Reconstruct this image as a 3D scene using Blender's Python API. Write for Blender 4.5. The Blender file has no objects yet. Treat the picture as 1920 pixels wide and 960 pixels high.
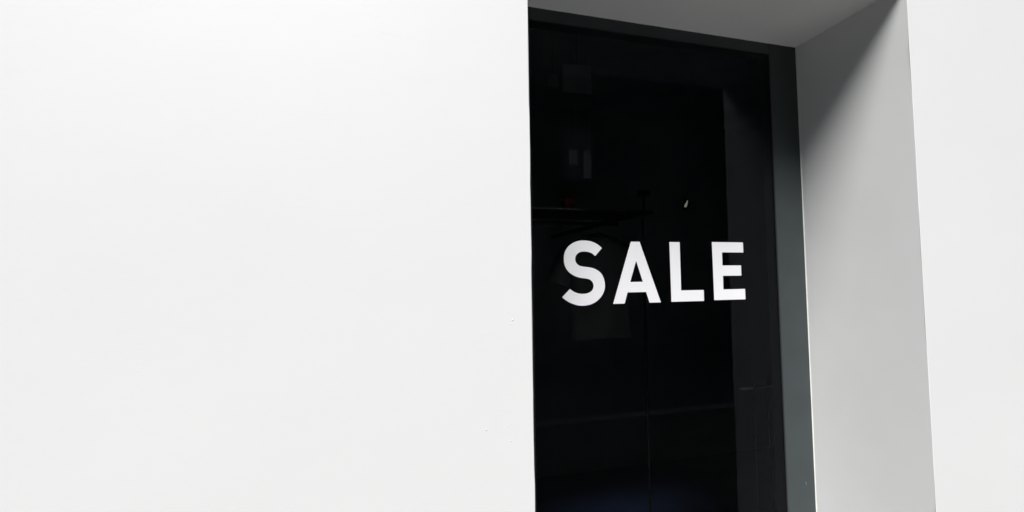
import bpy, bmesh, math, random
from mathutils import Vector, Matrix
R = math.radians
sc = bpy.context.scene
C = sc.collection

# ---------------------------------------------------------------- camera
cam_d = bpy.data.cameras.new('camera')
cam = bpy.data.objects.new('camera', cam_d)
C.objects.link(cam)
a = Vector((0.96461, -0.26342, -0.01172))      # right
b = Vector((-0.00209, -0.05209, 0.99864))      # up
c = Vector((0.26367, 0.96327, 0.05080))        # forward
m = Matrix(((a.x, b.x, -c.x, 0.0), (a.y, b.y, -c.y, -0.95), (a.z, b.z, -c.z, 1.6), (0, 0, 0, 1)))
cam.matrix_world = m
cam_d.sensor_width = 36.0
cam_d.lens = 36.0 * 850.7 / 1920.0
cam_d.clip_start = 0.02
cam_d.clip_end = 5000
sc.camera = cam

# ---------------------------------------------------------------- daylight
SUN_DIR = Vector((-0.55, -1.0, 1.76)).normalized()     # towards the sun
elev = math.asin(SUN_DIR.z)
w = bpy.data.worlds.new('World')
sc.world = w
w.use_nodes = True
nt = w.node_tree
sky = nt.nodes.new('ShaderNodeTexSky')
sky.sky_type = 'NISHITA'
sky.sun_disc = False
sky.sun_elevation = elev
sky.sun_rotation = math.atan2(SUN_DIR.x, SUN_DIR.y)
bg = nt.nodes['Background']
bg.inputs['Strength'].default_value = 0.05
nt.links.new(sky.outputs[0], bg.inputs['Color'])
sun_d = bpy.data.lights.new('sun', 'SUN')
sun_d.energy = 5.0
sun_d.angle = R(28)
sun_d.color = (1.0, 0.985, 0.965)
sun = bpy.data.objects.new('sun', sun_d)
sun.rotation_euler = SUN_DIR.to_track_quat('Z', 'Y').to_euler()
sun.location = (-4, -8, 14)
C.objects.link(sun)
sc.view_settings.view_transform = 'Standard'
sc.view_settings.look = 'None'
sc.view_settings.exposure = 0.42
sc.view_settings.gamma = 1.0
sc.render.engine = 'CYCLES'
sc.cycles.max_bounces = 10
sc.cycles.diffuse_bounces = 5
sc.cycles.transparent_max_bounces = 16

# ---------------------------------------------------------------- helpers
def mat(name, col, rough=0.6, metal=0.0, var=0.0, vscale=3.0, bump=(), spec=0.5, col2=None, stretch=None):
    """procedural principled: colour noise between col and col2, stacked bump noises [(scale, strength, distance)]"""
    M = bpy.data.materials.new(name)
    M.use_nodes = True
    t = M.node_tree
    N, L = t.nodes, t.links
    p = N['Principled BSDF']
    p.inputs['Roughness'].default_value = rough
    p.inputs['Metallic'].default_value = metal
    p.inputs['Specular IOR Level'].default_value = spec
    tc = N.new('ShaderNodeTexCoord')
    vec = tc.outputs['Object']
    if stretch:
        mp = N.new('ShaderNodeMapping')
        mp.inputs['Scale'].default_value = stretch
        L.new(vec, mp.inputs[0])
        vec = mp.outputs[0]
    if col2 is None:
        col2 = tuple(x * (1 - var) for x in col)
    nz = N.new('ShaderNodeTexNoise')
    nz.inputs['Scale'].default_value = vscale
    nz.inputs['Detail'].default_value = 6
    L.new(vec, nz.inputs['Vector'])
    rp = N.new('ShaderNodeValToRGB')
    rp.color_ramp.elements[0].position = 0.35
    rp.color_ramp.elements[1].position = 0.65
    rp.color_ramp.elements[0].color = (*col2, 1)
    rp.color_ramp.elements[1].color = (*col, 1)
    L.new(nz.outputs['Fac'], rp.inputs[0])
    L.new(rp.outputs[0], p.inputs['Base Color'])
    prev = None
    for sca, stg, dist in bump:
        n2 = N.new('ShaderNodeTexNoise')
        n2.inputs['Scale'].default_value = sca
        n2.inputs['Detail'].default_value = 4
        L.new(vec, n2.inputs['Vector'])
        bp = N.new('ShaderNodeBump')
        bp.inputs['Strength'].default_value = stg
        bp.inputs['Distance'].default_value = dist
        L.new(n2.outputs['Fac'], bp.inputs['Height'])
        if prev:
            L.new(prev, bp.inputs['Normal'])
        prev = bp.outputs['Normal']
    if prev:
        L.new(prev, p.inputs['Normal'])
    return M

def box_bm(bm, x0, x1, y0, y1, z0, z1, bev=0.0):
    vs = [bm.verts.new((x, y, z)) for x in (x0, x1) for y in (y0, y1) for z in (z0, z1)]
    fs = [(0, 1, 3, 2), (4, 6, 7, 5), (0, 4, 5, 1), (2, 3, 7, 6), (0, 2, 6, 4), (1, 5, 7, 3)]
    F = [bm.faces.new([vs[i] for i in f]) for f in fs]
    if bev:
        es = list({e for f in F for e in f.edges})
        bmesh.ops.bevel(bm, geom=es, offset=bev, segments=2, affect='EDGES')
    return bm

def tube_bm(bm, pts, r, seg=10):
    rings = []
    pts = [Vector(p) for p in pts]
    for i, p in enumerate(pts):
        d = (pts[min(i + 1, len(pts) - 1)] - pts[max(i - 1, 0)]).normalized()
        u = d.cross(Vector((0, 1, 0.013)))
        if u.length < 1e-3:
            u = d.cross(Vector((1, 0, 0)))
        u.normalize()
        v = d.cross(u)
        rr = r[i] if isinstance(r, (list, tuple)) else r
        rings.append([bm.verts.new(p + (u * math.cos(k * math.tau / seg) + v * math.sin(k * math.tau / seg)) * rr) for k in range(seg)])
    for i in range(len(rings) - 1):
        for k in range(seg):
            bm.faces.new((rings[i][k], rings[i][(k + 1) % seg], rings[i + 1][(k + 1) % seg], rings[i + 1][k]))
    bm.faces.new(rings[0][::-1])
    bm.faces.new(rings[-1])
    return bm

def obj(name, bm, m, parent=None, smooth=False, loc=None):
    bmesh.ops.recalc_face_normals(bm, faces=bm.faces)
    me = bpy.data.meshes.new(name)
    bm.to_mesh(me)
    bm.free()
    for x in (m if isinstance(m, (list, tuple)) else [m]):
        me.materials.append(x)
    if smooth:
        for p in me.polygons:
            p.use_smooth = True
    o = bpy.data.objects.new(name, me)
    C.objects.link(o)
    if parent:
        o.parent = parent
        if loc is None and parent.type == 'EMPTY':
            # geometry is written in world coordinates: cancel the parent's own place
            off = -Vector(parent.location)
            me.transform(Matrix.Translation(off))
    if loc:
        o.location = loc
    return o

def thing(name, label, cat, loc=(0, 0, 0), group=None):
    o = bpy.data.objects.new(name, None)
    o.empty_display_size = 0.2
    C.objects.link(o)
    o.location = loc
    o['label'] = label
    o['category'] = cat
    if group:
        o['group'] = group
    return o

def struct(name, bm, m):
    o = obj(name, bm, m)
    o['kind'] = 'structure'
    return o

def B(*args, bev=0.0):
    return box_bm(bmesh.new(), *args, bev=bev)

# ---------------------------------------------------------------- sizes (metres; facade plane y = 0, wall goes into +y)
XL, XR = 0.304, 1.4866          # opening edges
ZT, ZB = 2.4633, 0.16           # soffit and sill
YG = 0.38                       # outer face of the window frame
RND = 0.0010                    # rounding of the plaster arris

# ---------------------------------------------------------------- materials
plaster = mat('white_plaster_paint', (0.80, 0.803, 0.808), rough=0.62, var=0.02, vscale=1.6, spec=0.65,
              bump=((1.3, 0.08, 0.02), (14, 0.05, 0.003), (60, 0.05, 0.0015), (160, 0.10, 0.0010)))
reveal_m = mat('white_reveal_paint', (0.81, 0.81, 0.805), rough=0.62, var=0.03, vscale=5, spec=0.3,
               bump=((3.0, 0.12, 0.01), (55, 0.05, 0.0015), (150, 0.12, 0.001)))
bead_m = mat('white_sealant', (0.82, 0.81, 0.77), rough=0.4, var=0.08, vscale=30)
frame_m = mat('dark_grey_coated_metal', (0.047, 0.058, 0.060), rough=0.5, var=0.12, vscale=9, spec=0.35,
              bump=((700, 0.12, 0.0003),))
gasket_m = mat('black_rubber', (0.01, 0.011, 0.011), rough=0.6)
letter_m = mat('white_vinyl', (0.91, 0.91, 0.94), rough=0.45, var=0.02, vscale=20, spec=0.4)
dark_wall = mat('dark_interior_paint', (0.42, 0.42, 0.40), rough=0.8, var=0.2, vscale=2)
dark_floor = mat('dark_interior_floor', (0.045, 0.07, 0.17), rough=0.6, var=0.3, vscale=4)
ceil_m = mat('dark_interior_ceiling', (0.4, 0.4, 0.4), rough=0.9, var=0.2)
shelf_m = mat('dark_wood_shelf', (0.035, 0.028, 0.022), rough=0.5, var=0.4, vscale=6, stretch=(1, 12, 12))
steel_m = mat('brushed_steel', (0.5, 0.5, 0.48), rough=0.35, metal=1.0, var=0.1)
black_m = mat('black_painted_metal', (0.012, 0.012, 0.012), rough=0.5)
asphalt = mat('asphalt', (0.055, 0.055, 0.057), rough=0.9, var=0.35, vscale=40, bump=((180, 0.5, 0.004),))
paving = mat('pavement_slab', (0.05, 0.052, 0.045), rough=0.85, var=0.3, vscale=7, bump=((90, 0.3, 0.002),))
kerb_m = mat('kerb_stone', (0.16, 0.16, 0.155), rough=0.85, var=0.25, vscale=12, bump=((60, 0.3, 0.003),))
earth = mat('ground', (0.07, 0.07, 0.066), rough=0.95, var=0.3, vscale=0.3)
brick_m = mat('dark_render', (0.10, 0.095, 0.09), rough=0.9, var=0.25, vscale=1.5, bump=((30, 0.2, 0.004),))
trim_m = mat('grey_stone_trim', (0.16, 0.16, 0.155), rough=0.8, var=0.2)
blind_m = mat('pale_blind', (0.8, 0.81, 0.8), rough=0.7, var=0.15, vscale=3, stretch=(1, 1, 8))
glassdark_m = mat('far_window_glass', (0.02, 0.022, 0.024), rough=0.12, var=0.2)

def glass_material():
    M = bpy.data.materials.new('tinted_shop_glass')
    M.use_nodes = True
    N, L = M.node_tree.nodes, M.node_tree.links
    N.remove(N['Principled BSDF'])
    out = N['Material Output']
    fr = N.new('ShaderNodeFresnel')
    fr.inputs['IOR'].default_value = 1.23
    tr = N.new('ShaderNodeBsdfTransparent')
    tc = N.new('ShaderNodeTexCoord')
    nz = N.new('ShaderNodeTexNoise')
    nz.inputs['Scale'].default_value = 1.3
    L.new(tc.outputs['Object'], nz.inputs['Vector'])
    bp = N.new('ShaderNodeBump')
    bp.inputs['Strength'].default_value = 0.05
    bp.inputs['Distance'].default_value = 0.004
    L.new(nz.outputs['Fac'], bp.inputs['Height'])
    tr.inputs['Color'].default_value = (0.74, 0.76, 0.77, 1)
    gl = N.new('ShaderNodeBsdfGlossy')
    gl.inputs['Roughness'].default_value = 0.015
    gl.inputs['Color'].default_value = (0.85, 0.9, 1.0, 1)
    L.new(bp.outputs['Normal'], gl.inputs['Normal'])
    mx = N.new('ShaderNodeMixShader')
    L.new(fr.outputs[0], mx.inputs[0])
    L.new(tr.outputs[0], mx.inputs[1])
    L.new(gl.outputs[0], mx.inputs[2])
    L.new(mx.outputs[0], out.inputs['Surface'])
    return M
glass_out = glass_material()
glass_in = bpy.data.materials.new('glass_inner_face')
glass_in.use_nodes = True
_n = glass_in.node_tree
_n.nodes.remove(_n.nodes['Principled BSDF'])
_t = _n.nodes.new('ShaderNodeBsdfTransparent')
_t.inputs['Color'].default_value = (0.95, 0.96, 0.95, 1)
_n.links.new(_t.outputs[0], _n.nodes['Material Output'].inputs['Surface'])

# ---------------------------------------------------------------- ground, street
struct('ground', B(-1500, 1500, -1500, 1500, -0.6, -0.13), earth)
struct('road', B(-60, 60, -8.6, -3.2, -0.3, -0.125), asphalt)

def slabs(name, x0, x1, y0, y1, z, sx, sy):
    base = struct(name, B(x0, x1, y0, y1, -0.25, z - 0.012), asphalt)
    proto = None
    rnd = random.Random(4)
    nx, ny = int((x1 - x0) / sx), int(round((y1 - y0) / sy))
    for i in range(nx):
        for j in range(ny):
            X, Y = x0 + i * sx, y0 + j * sy
            if not (-5 < X < 7):
                continue
            if proto is None:
                bm = B(0.004, sx - 0.004, 0.004, sy - 0.004, -0.012, 0, bev=0.002)
                o = obj('paving_slab', bm, paving, base, loc=(X, Y, z))
                proto = o
            else:
                o = proto.copy()
                C.objects.link(o)
                o.parent = base
                o.location = (X, Y, z + rnd.uniform(-0.0015, 0.0015))
    return base
slabs('pavement', -60, 60, -3.0, 0.0, 0.0, 0.75, 0.75)
struct('kerb', B(-60, 60, -3.2, -3.003, -0.25, 0.003, bev=0.01), kerb_m)
struct('far_pavement', B(-60, 60, -11.0, -8.8, -0.25, 0.0), paving)
struct('far_kerb', B(-60, 60, -8.797, -8.6, -0.25, 0.003, bev=0.01), kerb_m)

# ---------------------------------------------------------------- the shop building
shop = thing('shop_building', 'smooth white plastered shop front with a deep recessed dark window', 'building', (0, 0, 0))

def wob(s, k):
    """tiny hand-trowelled irregularity of an arris, metres"""
    return 0.0007 * math.sin(s * 9.1 + k) + 0.0005 * math.sin(s * 23.7 + 2.1 * k) + 0.0003 * math.sin(s * 61 + k)

def facade():
    bm = bmesh.new()
    X0, X1, Z0, Z1, T = -6.0, 8.0, -0.12, 6.0, YG + 0.06
    # opening loop, dense, counter-clockwise seen from the street
    n1, n2 = 60, 40
    loop = []
    for i in range(n1):
        t = i / n1; loop.append((XL, ZB + (ZT - ZB) * t, -1, 0))
    for i in range(n2):
        t = i / n2; loop.append((XL + (XR - XL) * t, ZT, 0, 1))
    for i in range(n1):
        t = i / n1; loop.append((XR, ZT + (ZB - ZT) * t, 1, 0))
    for i in range(n2):
        t = i / n2; loop.append((XR + (XL - XR) * t, ZB, 0, -1))
    N = len(loop)
    corner = {0: (-1, -1), n1: (-1, 1), n1 + n2: (1, 1), n1 * 2 + n2: (1, -1)}
    rings = []
    segs = 4
    for s in range(segs + 1):
        ang = s / segs * math.pi / 2
        off = RND * (1 - math.sin(ang))
        y = RND * (1 - math.cos(ang))
        ring = []
        for i, (x, z, nx, nz) in enumerate(loop):
            if i in corner:
                nx, nz = corner[i]
                wx = 0
            else:
                wx = wob(x + z, nx * 2 + nz) * (1 - 0 * s)
            o = off + wx
            if i not in corner:
                # keep the wobble out of the corner neighbourhood
                d = min(abs(i - k) for k in list(corner) + [N])
                o = off + wx * min(1, d / 4)
            ring.append(bm.verts.new((x + nx * o, y, z + nz * o)))
        rings.append(ring)
    for s in range(segs):
        for i in range(N):
            j = (i + 1) % N
            bm.faces.new((rings[s][i], rings[s][j], rings[s + 1][j], rings[s + 1][i]))
    # front face: four panels as fans from outer corners
    oc = [bm.verts.new((X0, 0, Z0)), bm.verts.new((X0, 0, Z1)), bm.verts.new((X1, 0, Z1)), bm.verts.new((X1, 0, Z0))]
    R0 = rings[0]
    bm.faces.new([oc[0], oc[1]] + [R0[i] for i in range(n1, -1, -1)])
    bm.faces.new([oc[1], oc[2]] + [R0[i] for i in range(n1 + n2, n1 - 1, -1)])
    bm.faces.new([oc[2], oc[3]] + [R0[i] for i in range(2 * n1 + n2, n1 + n2 - 1, -1)])
    bm.faces.new([oc[3], oc[0]] + [R0[i % N] for i in range(N, 2 * n1 + n2 - 1, -1)])
    bmesh.ops.recalc_face_normals(bm, faces=bm.faces)
    # body behind: sides, top, as slabs
    ob = [bm.verts.new((v.co.x, T, v.co.z)) for v in oc]
    for i in range(4):
        j = (i + 1) % 4
        bm.faces.new((oc[i], ob[i], ob[j], oc[j]))
    # back ring of the wall (inside the shop), around the opening
    ib = [bm.verts.new(p) for p in ((XL, T, ZB), (XL, T, ZT), (XR, T, ZT), (XR, T, ZB))]
    for i in range(4):
        j = (i + 1) % 4
        bm.faces.new((ob[i], ib[i], ib[j], ob[j]))
    bm.normal_update()
    me = bpy.data.meshes.new('wall')
    bm.to_mesh(me)
    bm.free()
    me.materials.append(plaster)
    o = bpy.data.objects.new('wall', me)
    C.objects.link(o)
    o.parent = shop
    o['label'] = 'smooth white painted facade wall around the recess'
    return o
wall = facade()

def reveal_bm(pts4, n=1):
    bm = bmesh.new()
    box = pts4
    return B(*box)
# linings of the recess, butted behind the rounded arris
TH = 0.06
o = obj('reveal', B(XR, XR + TH, RND, YG + 0.055, ZB, ZT), reveal_m, shop); o['label'] = 'right white side of the recess with a slanting shadow'
o = obj('reveal', B(XL - TH, XL, RND, YG + 0.055, ZB, ZT), reveal_m, shop); o['label'] = 'left side of the recess, hidden behind the wall edge'
o = obj('soffit', B(XL, XR, RND, YG + 0.055, ZT, ZT + TH), reveal_m, shop); o['label'] = 'grey shaded underside of the recess'
obj('sill', B(XL, XR, RND, YG + 0.055, ZB - 0.05, ZB), reveal_m, shop)

# shallow ridge left by the trowel, and specks under the paint (they stand proud of the wall)
def ridge():
    bm = bmesh.new()
    p = [(-0.10, 2.128), (-0.06, 2.122), (-0.01, 2.112), (0.03, 2.108), (0.075, 2.098), (0.10, 2.096), (0.13, 2.090)]
    pts = [(x, 0.0004, z) for x, z in p]
    tube_bm(bm, pts, [0.0001, 0.00045, 0.00055, 0.0005, 0.00055, 0.0004, 0.0001], 8)
    return bm
obj('trowel_ridge', ridge(), plaster, shop, smooth=True)
def specks():
    bm = bmesh.new()
    rnd = random.Random(11)
    spots = []
    for i in range(26):
        spots.append((rnd.gauss(0.235, 0.025), rnd.uniform(1.05, 1.52), rnd.uniform(0.0007, 0.0018)))
    for i in range(60):
        spots.append((rnd.uniform(-0.6, 0.27), rnd.uniform(0.9, 2.3), rnd.uniform(0.0005, 0.0011)))
    for i in range(45):
        spots.append((rnd.uniform(1.52, 2.1), rnd.uniform(0.7, 2.5), rnd.uniform(0.0006, 0.0014)))
    spots += [(-0.02, 2.147, 0.0012), (0.158, 2.095, 0.0012)]
    for x, z, r in spots:
        if XL - 0.006 < x < XR + 0.006:
            continue
        mt = Matrix.Translation((x, 0.0001, z)) @ Matrix.Diagonal((r * rnd.uniform(.8, 1.5), r * 0.3, r * rnd.uniform(.8, 1.6), 1))
        bmesh.ops.create_icosphere(bm, subdivisions=1, radius=1, matrix=mt)
    return bm
o = obj('paint_speck', specks(), plaster, shop, smooth=True)
o['kind'] = 'stuff'

# ---- window: stile x2, head rail, bottom rail, glass pane, gasket, sealant bead
win = bpy.data.objects.new('window', None)
C.objects.link(win)
win.parent = shop
win.location = (0, 0, 0)
win['label'] = 'tall dark tinted shop window in a grey metal frame'
FW, FH, FD = 0.1245, 0.0405, 0.05
XI = XR - FW
ZI = ZT - FH
obj('stile', B(XI, XR, YG, YG + FD, ZB, ZT, bev=0.0012), frame_m, win)
obj('stile', B(XL, XL + FW, YG, YG + FD, ZB, ZT, bev=0.0012), frame_m, win)
obj('head_rail', B(XL + FW, XI, YG + 0.0008, YG + FD, ZI, ZT, bev=0.0012), frame_m, win)
obj('bottom_rail', B(XL + FW, XI, YG + 0.0008, YG + FD, ZB, ZB + 0.08, bev=0.0012), frame_m, win)
# pane sits 4 mm behind the frame's face
yg = YG + 0.004
bm = B(XL + FW, XI, yg, yg + 0.008, ZB + 0.08, ZI)
bmesh.ops.recalc_face_normals(bm, faces=bm.faces)
for f in bm.faces:
    f.material_index = 0 if f.normal.y < -0.5 else 1
pane = obj('glass_pane', bm, [glass_out, glass_in], win)
def loop_strip(x0, x1, z0, z1, wdt, y0, y1):
    bm = bmesh.new()
    box_bm(bm, x0, x0 + wdt, y0, y1, z0, z1)
    box_bm(bm, x1 - wdt, x1, y0, y1, z0, z1)
    box_bm(bm, x0 + wdt, x1 - wdt, y0, y1, z1 - wdt, z1)
    box_bm(bm, x0 + wdt, x1 - wdt, y0, y1, z0, z0 + wdt)
    return bm
obj('gasket', loop_strip(XL + FW, XI, ZB + 0.08, ZI, 0.003, YG + 0.0015, yg - 0.0002), gasket_m, win)
def bead():
    bm = bmesh.new()
    rnd = random.Random(3)
    n = 50
    r = 0.0023
    def pts(p, q, first, last):
        out = []
        for i in range(n + 1):
            t = i / n
            v = Vector(p).lerp(Vector(q), t)
            out.append(v)
        return out
    y = YG - 0.0003
    tube_bm(bm, pts((XR, y, ZB), (XR, y, ZT), 0, 0), [r * rnd.uniform(.85, 1.1) for _ in range(n + 1)], 10)
    tube_bm(bm, pts((XL, y, ZB), (XL, y, ZT), 0, 0), [r * rnd.uniform(.85, 1.1) for _ in range(n + 1)], 10)
    tube_bm(bm, pts((XL, y, ZT), (XR, y, ZT), 0, 0), [r * 0.75 * rnd.uniform(.85, 1.1) for _ in range(n + 1)], 10)
    return bm
obj('sealant_bead', bead(), bead_m, win, smooth=True)
# a small scratch in the coating low on the right stile
obj('scratch', tube_bm(bmesh.new(), [(1.4440, YG, 0.863), (1.4455, YG - 0.0001, 0.858), (1.4475, YG, 0.852)], [0.0002, 0.0007, 0.0002], 6), steel_m, win)

# ---------------------------------------------------------------- SALE lettering on the glass
YS = yg
sign = thing('sale_lettering', 'large white capital letters SALE stuck on the dark window glass', 'sign', (0.5263, YS, 1.52))
EYE = 1.6
def smooth_loop(pts, corners, sub=5):
    out = []
    n = len(pts)
    for i in range(n):
        p1, p2 = Vector(pts[i]), Vector(pts[(i + 1) % n])
        p0 = p1 if i in corners else Vector(pts[i - 1])
        j = (i + 1) % n
        p3 = p2 if j in corners else Vector(pts[(j + 1) % n])
        for k in range(sub):
            t = k / sub
            out.append(0.5 * ((2 * p1) + (p2 - p0) * t + (2 * p0 - 5 * p1 + 4 * p2 - p3) * t * t + (3 * p1 - p0 - 3 * p2 + p3) * t ** 3))
    return out
S = [(0.6661, 0.0966), (0.6511, 0.1082), (0.6336, 0.1161), (0.6180, 0.1195), (0.602, 0.1204), (0.5862, 0.1192), (0.569, 0.1137), (0.5532, 0.1037), (0.5417, 0.0905), (0.5358, 0.076), (0.5341, 0.0603), (0.5357, 0.0446), (0.5419, 0.0301), (0.5529, 0.0178), (0.5680, 0.0085), (0.5824, 0.0032), (0.5966, 0.0005), (0.6110, -0.0013), (0.6218, -0.0046), (0.6290, -0.0107), (0.6330, -0.0182), (0.6340, -0.0262), (0.6318, -0.0345), (0.6255, -0.0419), (0.6156, -0.0468), (0.6041, -0.0490), (0.5920, -0.0492), (0.5795, -0.0473), (0.5680, -0.0432), (0.5595, -0.0381), (0.5528, -0.0333),
     (0.5263, -0.0588), (0.5363, -0.0668), (0.5490, -0.0747), (0.5636, -0.0809), (0.5780, -0.0851), (0.5925, -0.0867), (0.6095, -0.0860), (0.6270, -0.0820), (0.6445, -0.0735), (0.6590, -0.0608), (0.6688, -0.0462), (0.6733, -0.0321), (0.6736, -0.0180), (0.6708, -0.0030), (0.6645, 0.0103), (0.6545, 0.0213), (0.6405, 0.0292), (0.6261, 0.0333), (0.6105, 0.0357), (0.5955, 0.0377), (0.5846, 0.0411), (0.577, 0.0474), (0.5732, 0.0556), (0.5727, 0.0635), (0.5752, 0.0718), (0.5811, 0.0787), (0.5900, 0.0833), (0.6012, 0.0850), (0.6156, 0.0842), (0.6280, 0.0808), (0.6360, 0.0758), (0.6414, 0.0707)]
S_l = smooth_loop(S, {0, 30, 31, 62})
A_o = [(0.7712, 0.1184), (0.8033, 0.1184), (0.8772, -0.0832), (0.8345, -0.0832), (0.8229, -0.0478), (0.7545, -0.0478), (0.7429, -0.0838), (0.7016, -0.0838)]
A_i = [(0.7887, 0.0557), (0.8118, -0.0139), (0.7652, -0.0139)]
L_l = [(0.9168, 0.1188), (0.9564, 0.1188), (0.9564, -0.0450), (1.0460, -0.0450), (1.0460, -0.0824), (0.9174, -0.0824)]
E_l = [(1.0858, 0.1204), (1.2152, 0.1204), (1.2158, 0.0846), (1.1258, 0.0846), (1.1258, 0.0388), (1.2036, 0.0388), (1.2036, 0.0028), (1.1263, 0.0028), (1.1263, -0.0446), (1.2172, -0.0440), (1.2172, -0.0808), (1.0872, -0.0808)]
def letter(outer, inner=None, tag=''):
    y0, y1 = YS - 0.0006, YS - 0.0001
    cu = bpy.data.curves.new('letter', 'CURVE')
    cu.dimensions = '2D'
    cu.fill_mode = 'BOTH'
    cu.extrude = 0.00025
    for lp in [outer] + ([inner] if inner else []):
        sp = cu.splines.new('POLY')
        sp.points.add(len(lp) - 1)
        for k, p in enumerate(lp):
            sp.points[k].co = (p[0], p[1], 0, 1)
        sp.use_cyclic_u = True
    tmp = bpy.data.objects.new('tmp_outline', cu)
    C.objects.link(tmp)
    bpy.context.view_layer.update()
    me = bpy.data.meshes.new_from_object(tmp)
    bpy.data.objects.remove(tmp)
    # curve xy-plane -> wall plane xz
    me.transform(Matrix(((1, 0, 0, 0), (0, 0, -1, YS - 0.0006), (0, 1, 0, EYE), (0, 0, 0, 1))))
    me.transform(Matrix.Translation(-Vector(sign.location)))
    me.name = 'letter'
    me.materials.clear()
    me.materials.append(letter_m)
    o = bpy.data.objects.new('letter', me)
    C.objects.link(o)
    o.parent = sign
    o['label'] = 'white capital letter ' + tag
    return o
letter(S_l, None, 'S')
letter(A_o, A_i, 'A')
letter(L_l, None, 'L')
letter(E_l, None, 'E')

# ---------------------------------------------------------------- inside the shop (dim behind the tinted pane)
YI = YG + 0.06
o = obj('back_wall', B(-2.0, 5.0, 2.6, 2.75, 0.0, 3.0), dark_wall, shop); o['label'] = 'dark back wall of the shop'
obj('side_wall', B(-2.15, -2.0, YI, 2.75, 0.0, 3.0), dark_wall, shop)
obj('side_wall', B(5.0, 5.15, YI, 2.75, 0.0, 3.0), dark_wall, shop)
obj('interior_ceiling', B(-2.15, 5.15, YI, 2.75, 3.0, 3.15), ceil_m, shop)
obj('interior_floor', B(-2.15, 5.15, YI, 2.75, -0.1, 0.0), dark_floor, shop)

def px(X, Z, y):
    """a point seen through glass position (X, Z) at depth y behind the facade"""
    k = (y + 0.95) / 1.33
    return X * k, EYE + Z * k
# wall shelf high behind the glass with a hanging rail under it
ys = 1.30
xa, zs = px(0.40, 0.222, ys)
xb, _ = px(0.86, 0.222, ys)
sh = thing('wall_shelf', 'dark narrow shelf with a pale edge behind the upper glass', 'shelf', (xa, ys, zs))
obj('board', B(xa - 0.3, xb, ys + 0.005, ys + 0.32, zs - 0.014, zs), shelf_m, sh)
obj('edge_strip', B(xa - 0.3, xb - 0.18, ys, ys + 0.004, zs - 0.006, zs - 0.001), steel_m, sh)
for x in (xa - 0.15, xb - 0.15):
    obj('bracket', B(x, x + 0.02, ys + 0.02, 2.6, zs - 0.045, zs - 0.015), black_m, sh)
obj('hanging_rail', tube_bm(bmesh.new(), [(xa - 0.15, ys + 0.15, zs - 0.062), (xb - 0.15, ys + 0.15, zs - 0.062)], 0.012), black_m, sh)

xu, _ = px(0.815, 0, ys + 0.15)
obj('upright', tube_bm(bmesh.new(), [(xu, ys + 0.15, 0.0), (xu, ys + 0.15, zs - 0.015)], 0.006, 12), shelf_m, sh)

red_m = mat('red_card', (0.42, 0.03, 0.02), rough=0.5, var=0.2)
x0, _ = px(0.540, 0, ys + .05)
bx = thing('gift_box', 'small red box standing on the shelf behind the glass', 'box', (x0, ys + .08, zs))
obj('box_body', B(x0, x0 + 0.055, ys + 0.05, ys + 0.12, zs, zs + 0.052, bev=0.001), red_m, bx)
obj('lid', B(x0 - 0.002, x0 + 0.057, ys + 0.048, ys + 0.122, zs + 0.0521, zs + 0.066, bev=0.001), red_m, bx)

x0, _ = px(0.82, 0, ys + .1)
st = thing('display_stand', 'small black T shaped stand on the right end of the shelf', 'stand', (x0, ys + .1, zs))
obj('base', B(x0 - 0.09, x0 + 0.03, ys + 0.06, ys + 0.15, zs, zs + 0.012, bev=0.003), black_m, st)
obj('post', tube_bm(bmesh.new(), [(x0, ys + 0.1, zs + 0.012), (x0, ys + 0.1, zs + 0.10)], 0.006), black_m, st)
obj('plate', B(x0 - 0.035, x0 + 0.035, ys + 0.08, ys + 0.12, zs + 0.10, zs + 0.135, bev=0.004), black_m, st)

# shirt on a hanger under the shelf
yh = ys + 0.15
cx, zh = px(0.655, 0.155, yh)
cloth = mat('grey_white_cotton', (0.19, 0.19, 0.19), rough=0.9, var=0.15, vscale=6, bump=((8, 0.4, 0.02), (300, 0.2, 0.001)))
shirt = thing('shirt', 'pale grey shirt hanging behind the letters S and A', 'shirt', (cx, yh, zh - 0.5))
def shirt_bm():
    bm = bmesh.new()
    ztop = zh - 0.045
    rows = [(0.0, 0.055), (0.02, 0.11), (0.05, 0.19), (0.10, 0.215), (0.16, 0.195), (0.25, 0.18), (0.38, 0.18), (0.50, 0.185), (0.58, 0.19)]
    rings = []
    seg = 28
    for dz, hw in rows:
        ring = []
        for k in range(seg):
            t = k / seg * math.tau
            d = 0.030 + 0.020 * min(1, dz / 0.2)
            f = 1 + 0.22 * math.sin(t * 5 + dz * 4) * min(1, dz / 0.25)
            ring.append(bm.verts.new((cx + hw * math.cos(t), yh + d * f * math.sin(t), ztop - dz + 0.006 * math.sin(3 * t))))
        rings.append(ring)
    for i in range(len(rings) - 1):
        for k in range(seg):
            bm.faces.new((rings[i][k], rings[i][(k + 1) % seg], rings[i + 1][(k + 1) % seg], rings[i + 1][k]))
    return bm
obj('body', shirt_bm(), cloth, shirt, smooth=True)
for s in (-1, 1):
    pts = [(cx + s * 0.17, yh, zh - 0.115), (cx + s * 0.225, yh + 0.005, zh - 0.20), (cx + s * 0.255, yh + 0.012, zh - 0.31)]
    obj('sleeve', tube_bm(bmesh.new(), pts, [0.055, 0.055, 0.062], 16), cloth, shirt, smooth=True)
obj('collar', tube_bm(bmesh.new(), [(cx + 0.055 * math.cos(t), yh + 0.035 * math.sin(t), zh - 0.043 + 0.012 * math.sin(t)) for t in [k * math.tau / 20 for k in range(21)]], 0.007, 8), cloth, shirt, smooth=True)
hang = thing('clothes_hanger', 'thin hanger hooked on the rail, carrying the pale shirt', 'hanger', (cx, yh, zh))
zr = zs - 0.062
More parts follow.
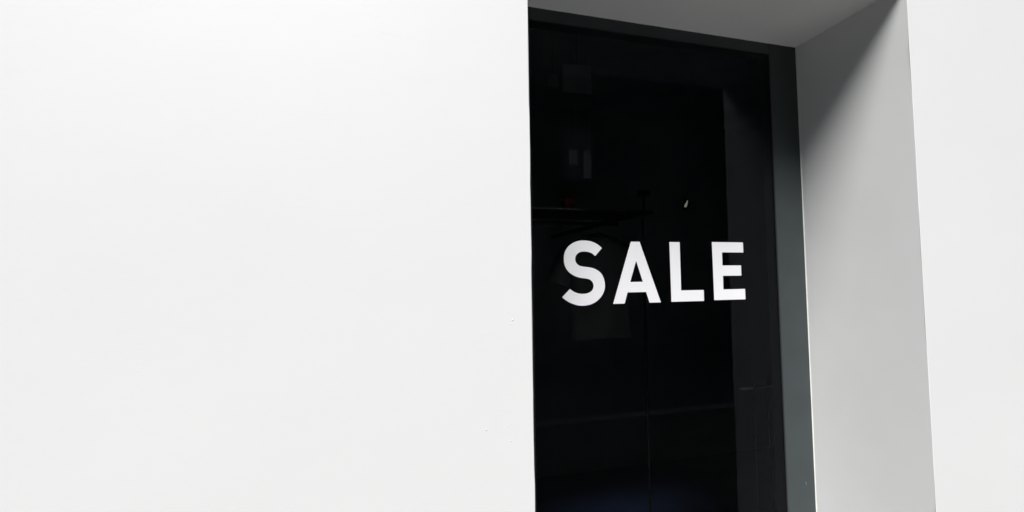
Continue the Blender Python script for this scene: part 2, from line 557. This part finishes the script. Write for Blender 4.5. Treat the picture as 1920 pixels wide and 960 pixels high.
obj('hook', tube_bm(bmesh.new(), [(cx + 0.016 * math.sin(t), yh, zr + 0.0 + 0.016 * math.cos(t)) for t in [(-100 + k * 28) * math.pi / 180 for k in range(10)]] + [(cx, yh, zr - 0.035), (cx, yh, zh - 0.02)], 0.002, 8), steel_m, hang, smooth=True)
obj('shoulder_bar', tube_bm(bmesh.new(), [(cx - 0.20, yh, zh - 0.095), (cx - 0.10, yh, zh - 0.045), (cx, yh, zh - 0.02), (cx + 0.10, yh, zh - 0.045), (cx + 0.20, yh, zh - 0.095)], 0.006, 8), shelf_m, hang, smooth=True)

# added pale sheets on thin cords, standing in for window reflections in the glass
patch_m = mat('pale_reflection', (0.25, 0.25, 0.25), rough=0.8, var=0.25, vscale=9)
yc = 1.05
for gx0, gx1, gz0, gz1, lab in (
        (0.557, 0.586, 0.365, 0.412, 'small pale card standing in for a window reflection high behind the glass, the shorter of the lower two'),
        (0.606, 0.634, 0.322, 0.410, 'narrow pale card standing in for a window reflection high behind the glass, the longer of the lower two'),
        (0.487, 0.524, 0.610, 0.652, 'small square grey card added for a pale reflection near the top left of the glass'),
        (0.540, 0.640, 0.598, 0.690, 'wide grey card added for a pale reflection near the top of the glass')):
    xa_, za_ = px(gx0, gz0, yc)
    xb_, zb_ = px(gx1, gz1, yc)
    cd = thing('reflection_patch', lab, 'patch', ((xa_ + xb_) / 2, yc, zb_), 'added pale sheets standing in for reflections in the upper glass')
    obj('patch', B(xa_, xb_, yc, yc + 0.003, za_, zb_), patch_m, cd)
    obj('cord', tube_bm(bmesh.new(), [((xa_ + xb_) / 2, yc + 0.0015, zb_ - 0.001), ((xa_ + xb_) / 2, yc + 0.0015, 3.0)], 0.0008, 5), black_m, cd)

# small spotlight under the ceiling-hung track, right part of the glass
yl = 1.2
lx, lz = px(0.981, 0.2487, yl)
lamp = thing('spotlight', 'small pale tilted spotlight glinting above the letter L', 'lamp', (lx, yl, lz))
lamp_m = mat('white_lamp_housing', (0.8, 0.79, 0.72), rough=0.3)
obj('stem', tube_bm(bmesh.new(), [(lx + 0.012, yl, lz + 0.02), (lx + 0.012, yl, 3.0)], 0.0012, 6), steel_m, lamp)
obj('housing', tube_bm(bmesh.new(), [(lx + 0.018, yl + 0.012, lz + 0.034), (lx + 0.012, yl + 0.010, lz + 0.012), (lx - 0.004, yl + 0.008, lz - 0.022)], [0.007, 0.011, 0.013], 14), black_m, lamp, smooth=True)
em = bpy.data.materials.new('glint_glow')
em.use_nodes = True
em.node_tree.nodes['Principled BSDF'].inputs['Base Color'].default_value = (0.6, 0.58, 0.5, 1)
em.node_tree.nodes['Principled BSDF'].inputs['Emission Color'].default_value = (1, 0.97, 0.82, 1)
em.node_tree.nodes['Principled BSDF'].inputs['Emission Strength'].default_value = 0.16  # faint emission paints the slanted glint on the spotlight
obj('glint_streak', tube_bm(bmesh.new(), [(lx + 0.011, yl - 0.006, lz + 0.020), (lx + 0.006, yl - 0.006, lz + 0.008), (lx - 0.004, yl - 0.006, lz - 0.012), (lx - 0.007, yl - 0.006, lz - 0.017)], [0.002, 0.0045, 0.007, 0.004], 14), em, lamp, smooth=True)

# low display rail in the lower right of the window
yr = 0.75
x0, z0 = px(1.190, -0.392, yr)
x1, z1 = px(1.345, -0.392, yr)
rk = thing('display_rail', 'thin pale horizontal rail with dark uprights low behind the right glass', 'rail', (x0, yr, 0))
obj('bar', B(x0, x1 + 0.35, yr, yr + 0.02, z0 - 0.0025, z0 + 0.0025), lamp_m, rk)
for X in (1.236, 1.296):
    xx, _ = px(X, 0, yr - 0.008)
    obj('upright', tube_bm(bmesh.new(), [(xx, yr - 0.008, 0.0), (xx, yr - 0.008, z0 + 0.05)], 0.003, 10), black_m, rk)

# ---------------------------------------------------------------- building across the street (seen mirrored in the glass)
yb = -11.0
ob_ = thing('townhouse', 'dark building with pale blinds across the street, mirrored in the shop glass', 'building', (6, yb - 4, 0))
obj('wall', B(-60, 60, yb - 8, yb, -0.1, 10.9), brick_m, ob_)
obj('cornice', B(-60.2, 60.2, yb + 0.003, yb + 0.35, 10.6, 11.0, bev=0.02), trim_m, ob_)
fproto = {}
def far_window(x, z, blind):
    key = blind
    if key in fproto:
        src = fproto[key]
        o = src.copy(); C.objects.link(o); o.parent = ob_; o.location = Vector((x, yb, z)) - ob_.location
        for ch in list(src.children):
            d = ch.copy(); C.objects.link(d); d.parent = o
        return
    o = obj('window', loop_strip(-0.55, 0.55, -0.85, 0.85, 0.06, 0.003, 0.08), trim_m)
    o.parent = ob_; o.location = Vector((x, yb, z)) - ob_.location
    d = obj('pane', B(-0.49, 0.49, 0.003, 0.03, -0.79, 0.79), blind_m if blind else glassdark_m); d.parent = o
    d = obj('glazing_bar', B(-0.49, 0.49, 0.031, 0.06, -0.02, 0.02), trim_m); d.parent = o
    d = obj('sill', B(-0.62, 0.62, 0.003, 0.16, -0.93, -0.851), trim_m); d.parent = o
    fproto[key] = o
for zi, z in enumerate((2.0, 5.4, 8.6)):
    for xi in range(-6, 12):
        x = 5.55 + xi * 1.9
        far_window(x, z, (zi == 1 and xi == 0) or (zi == 2 and xi in (0,)) or (xi * 7 + zi * 3) % 11 == 4)
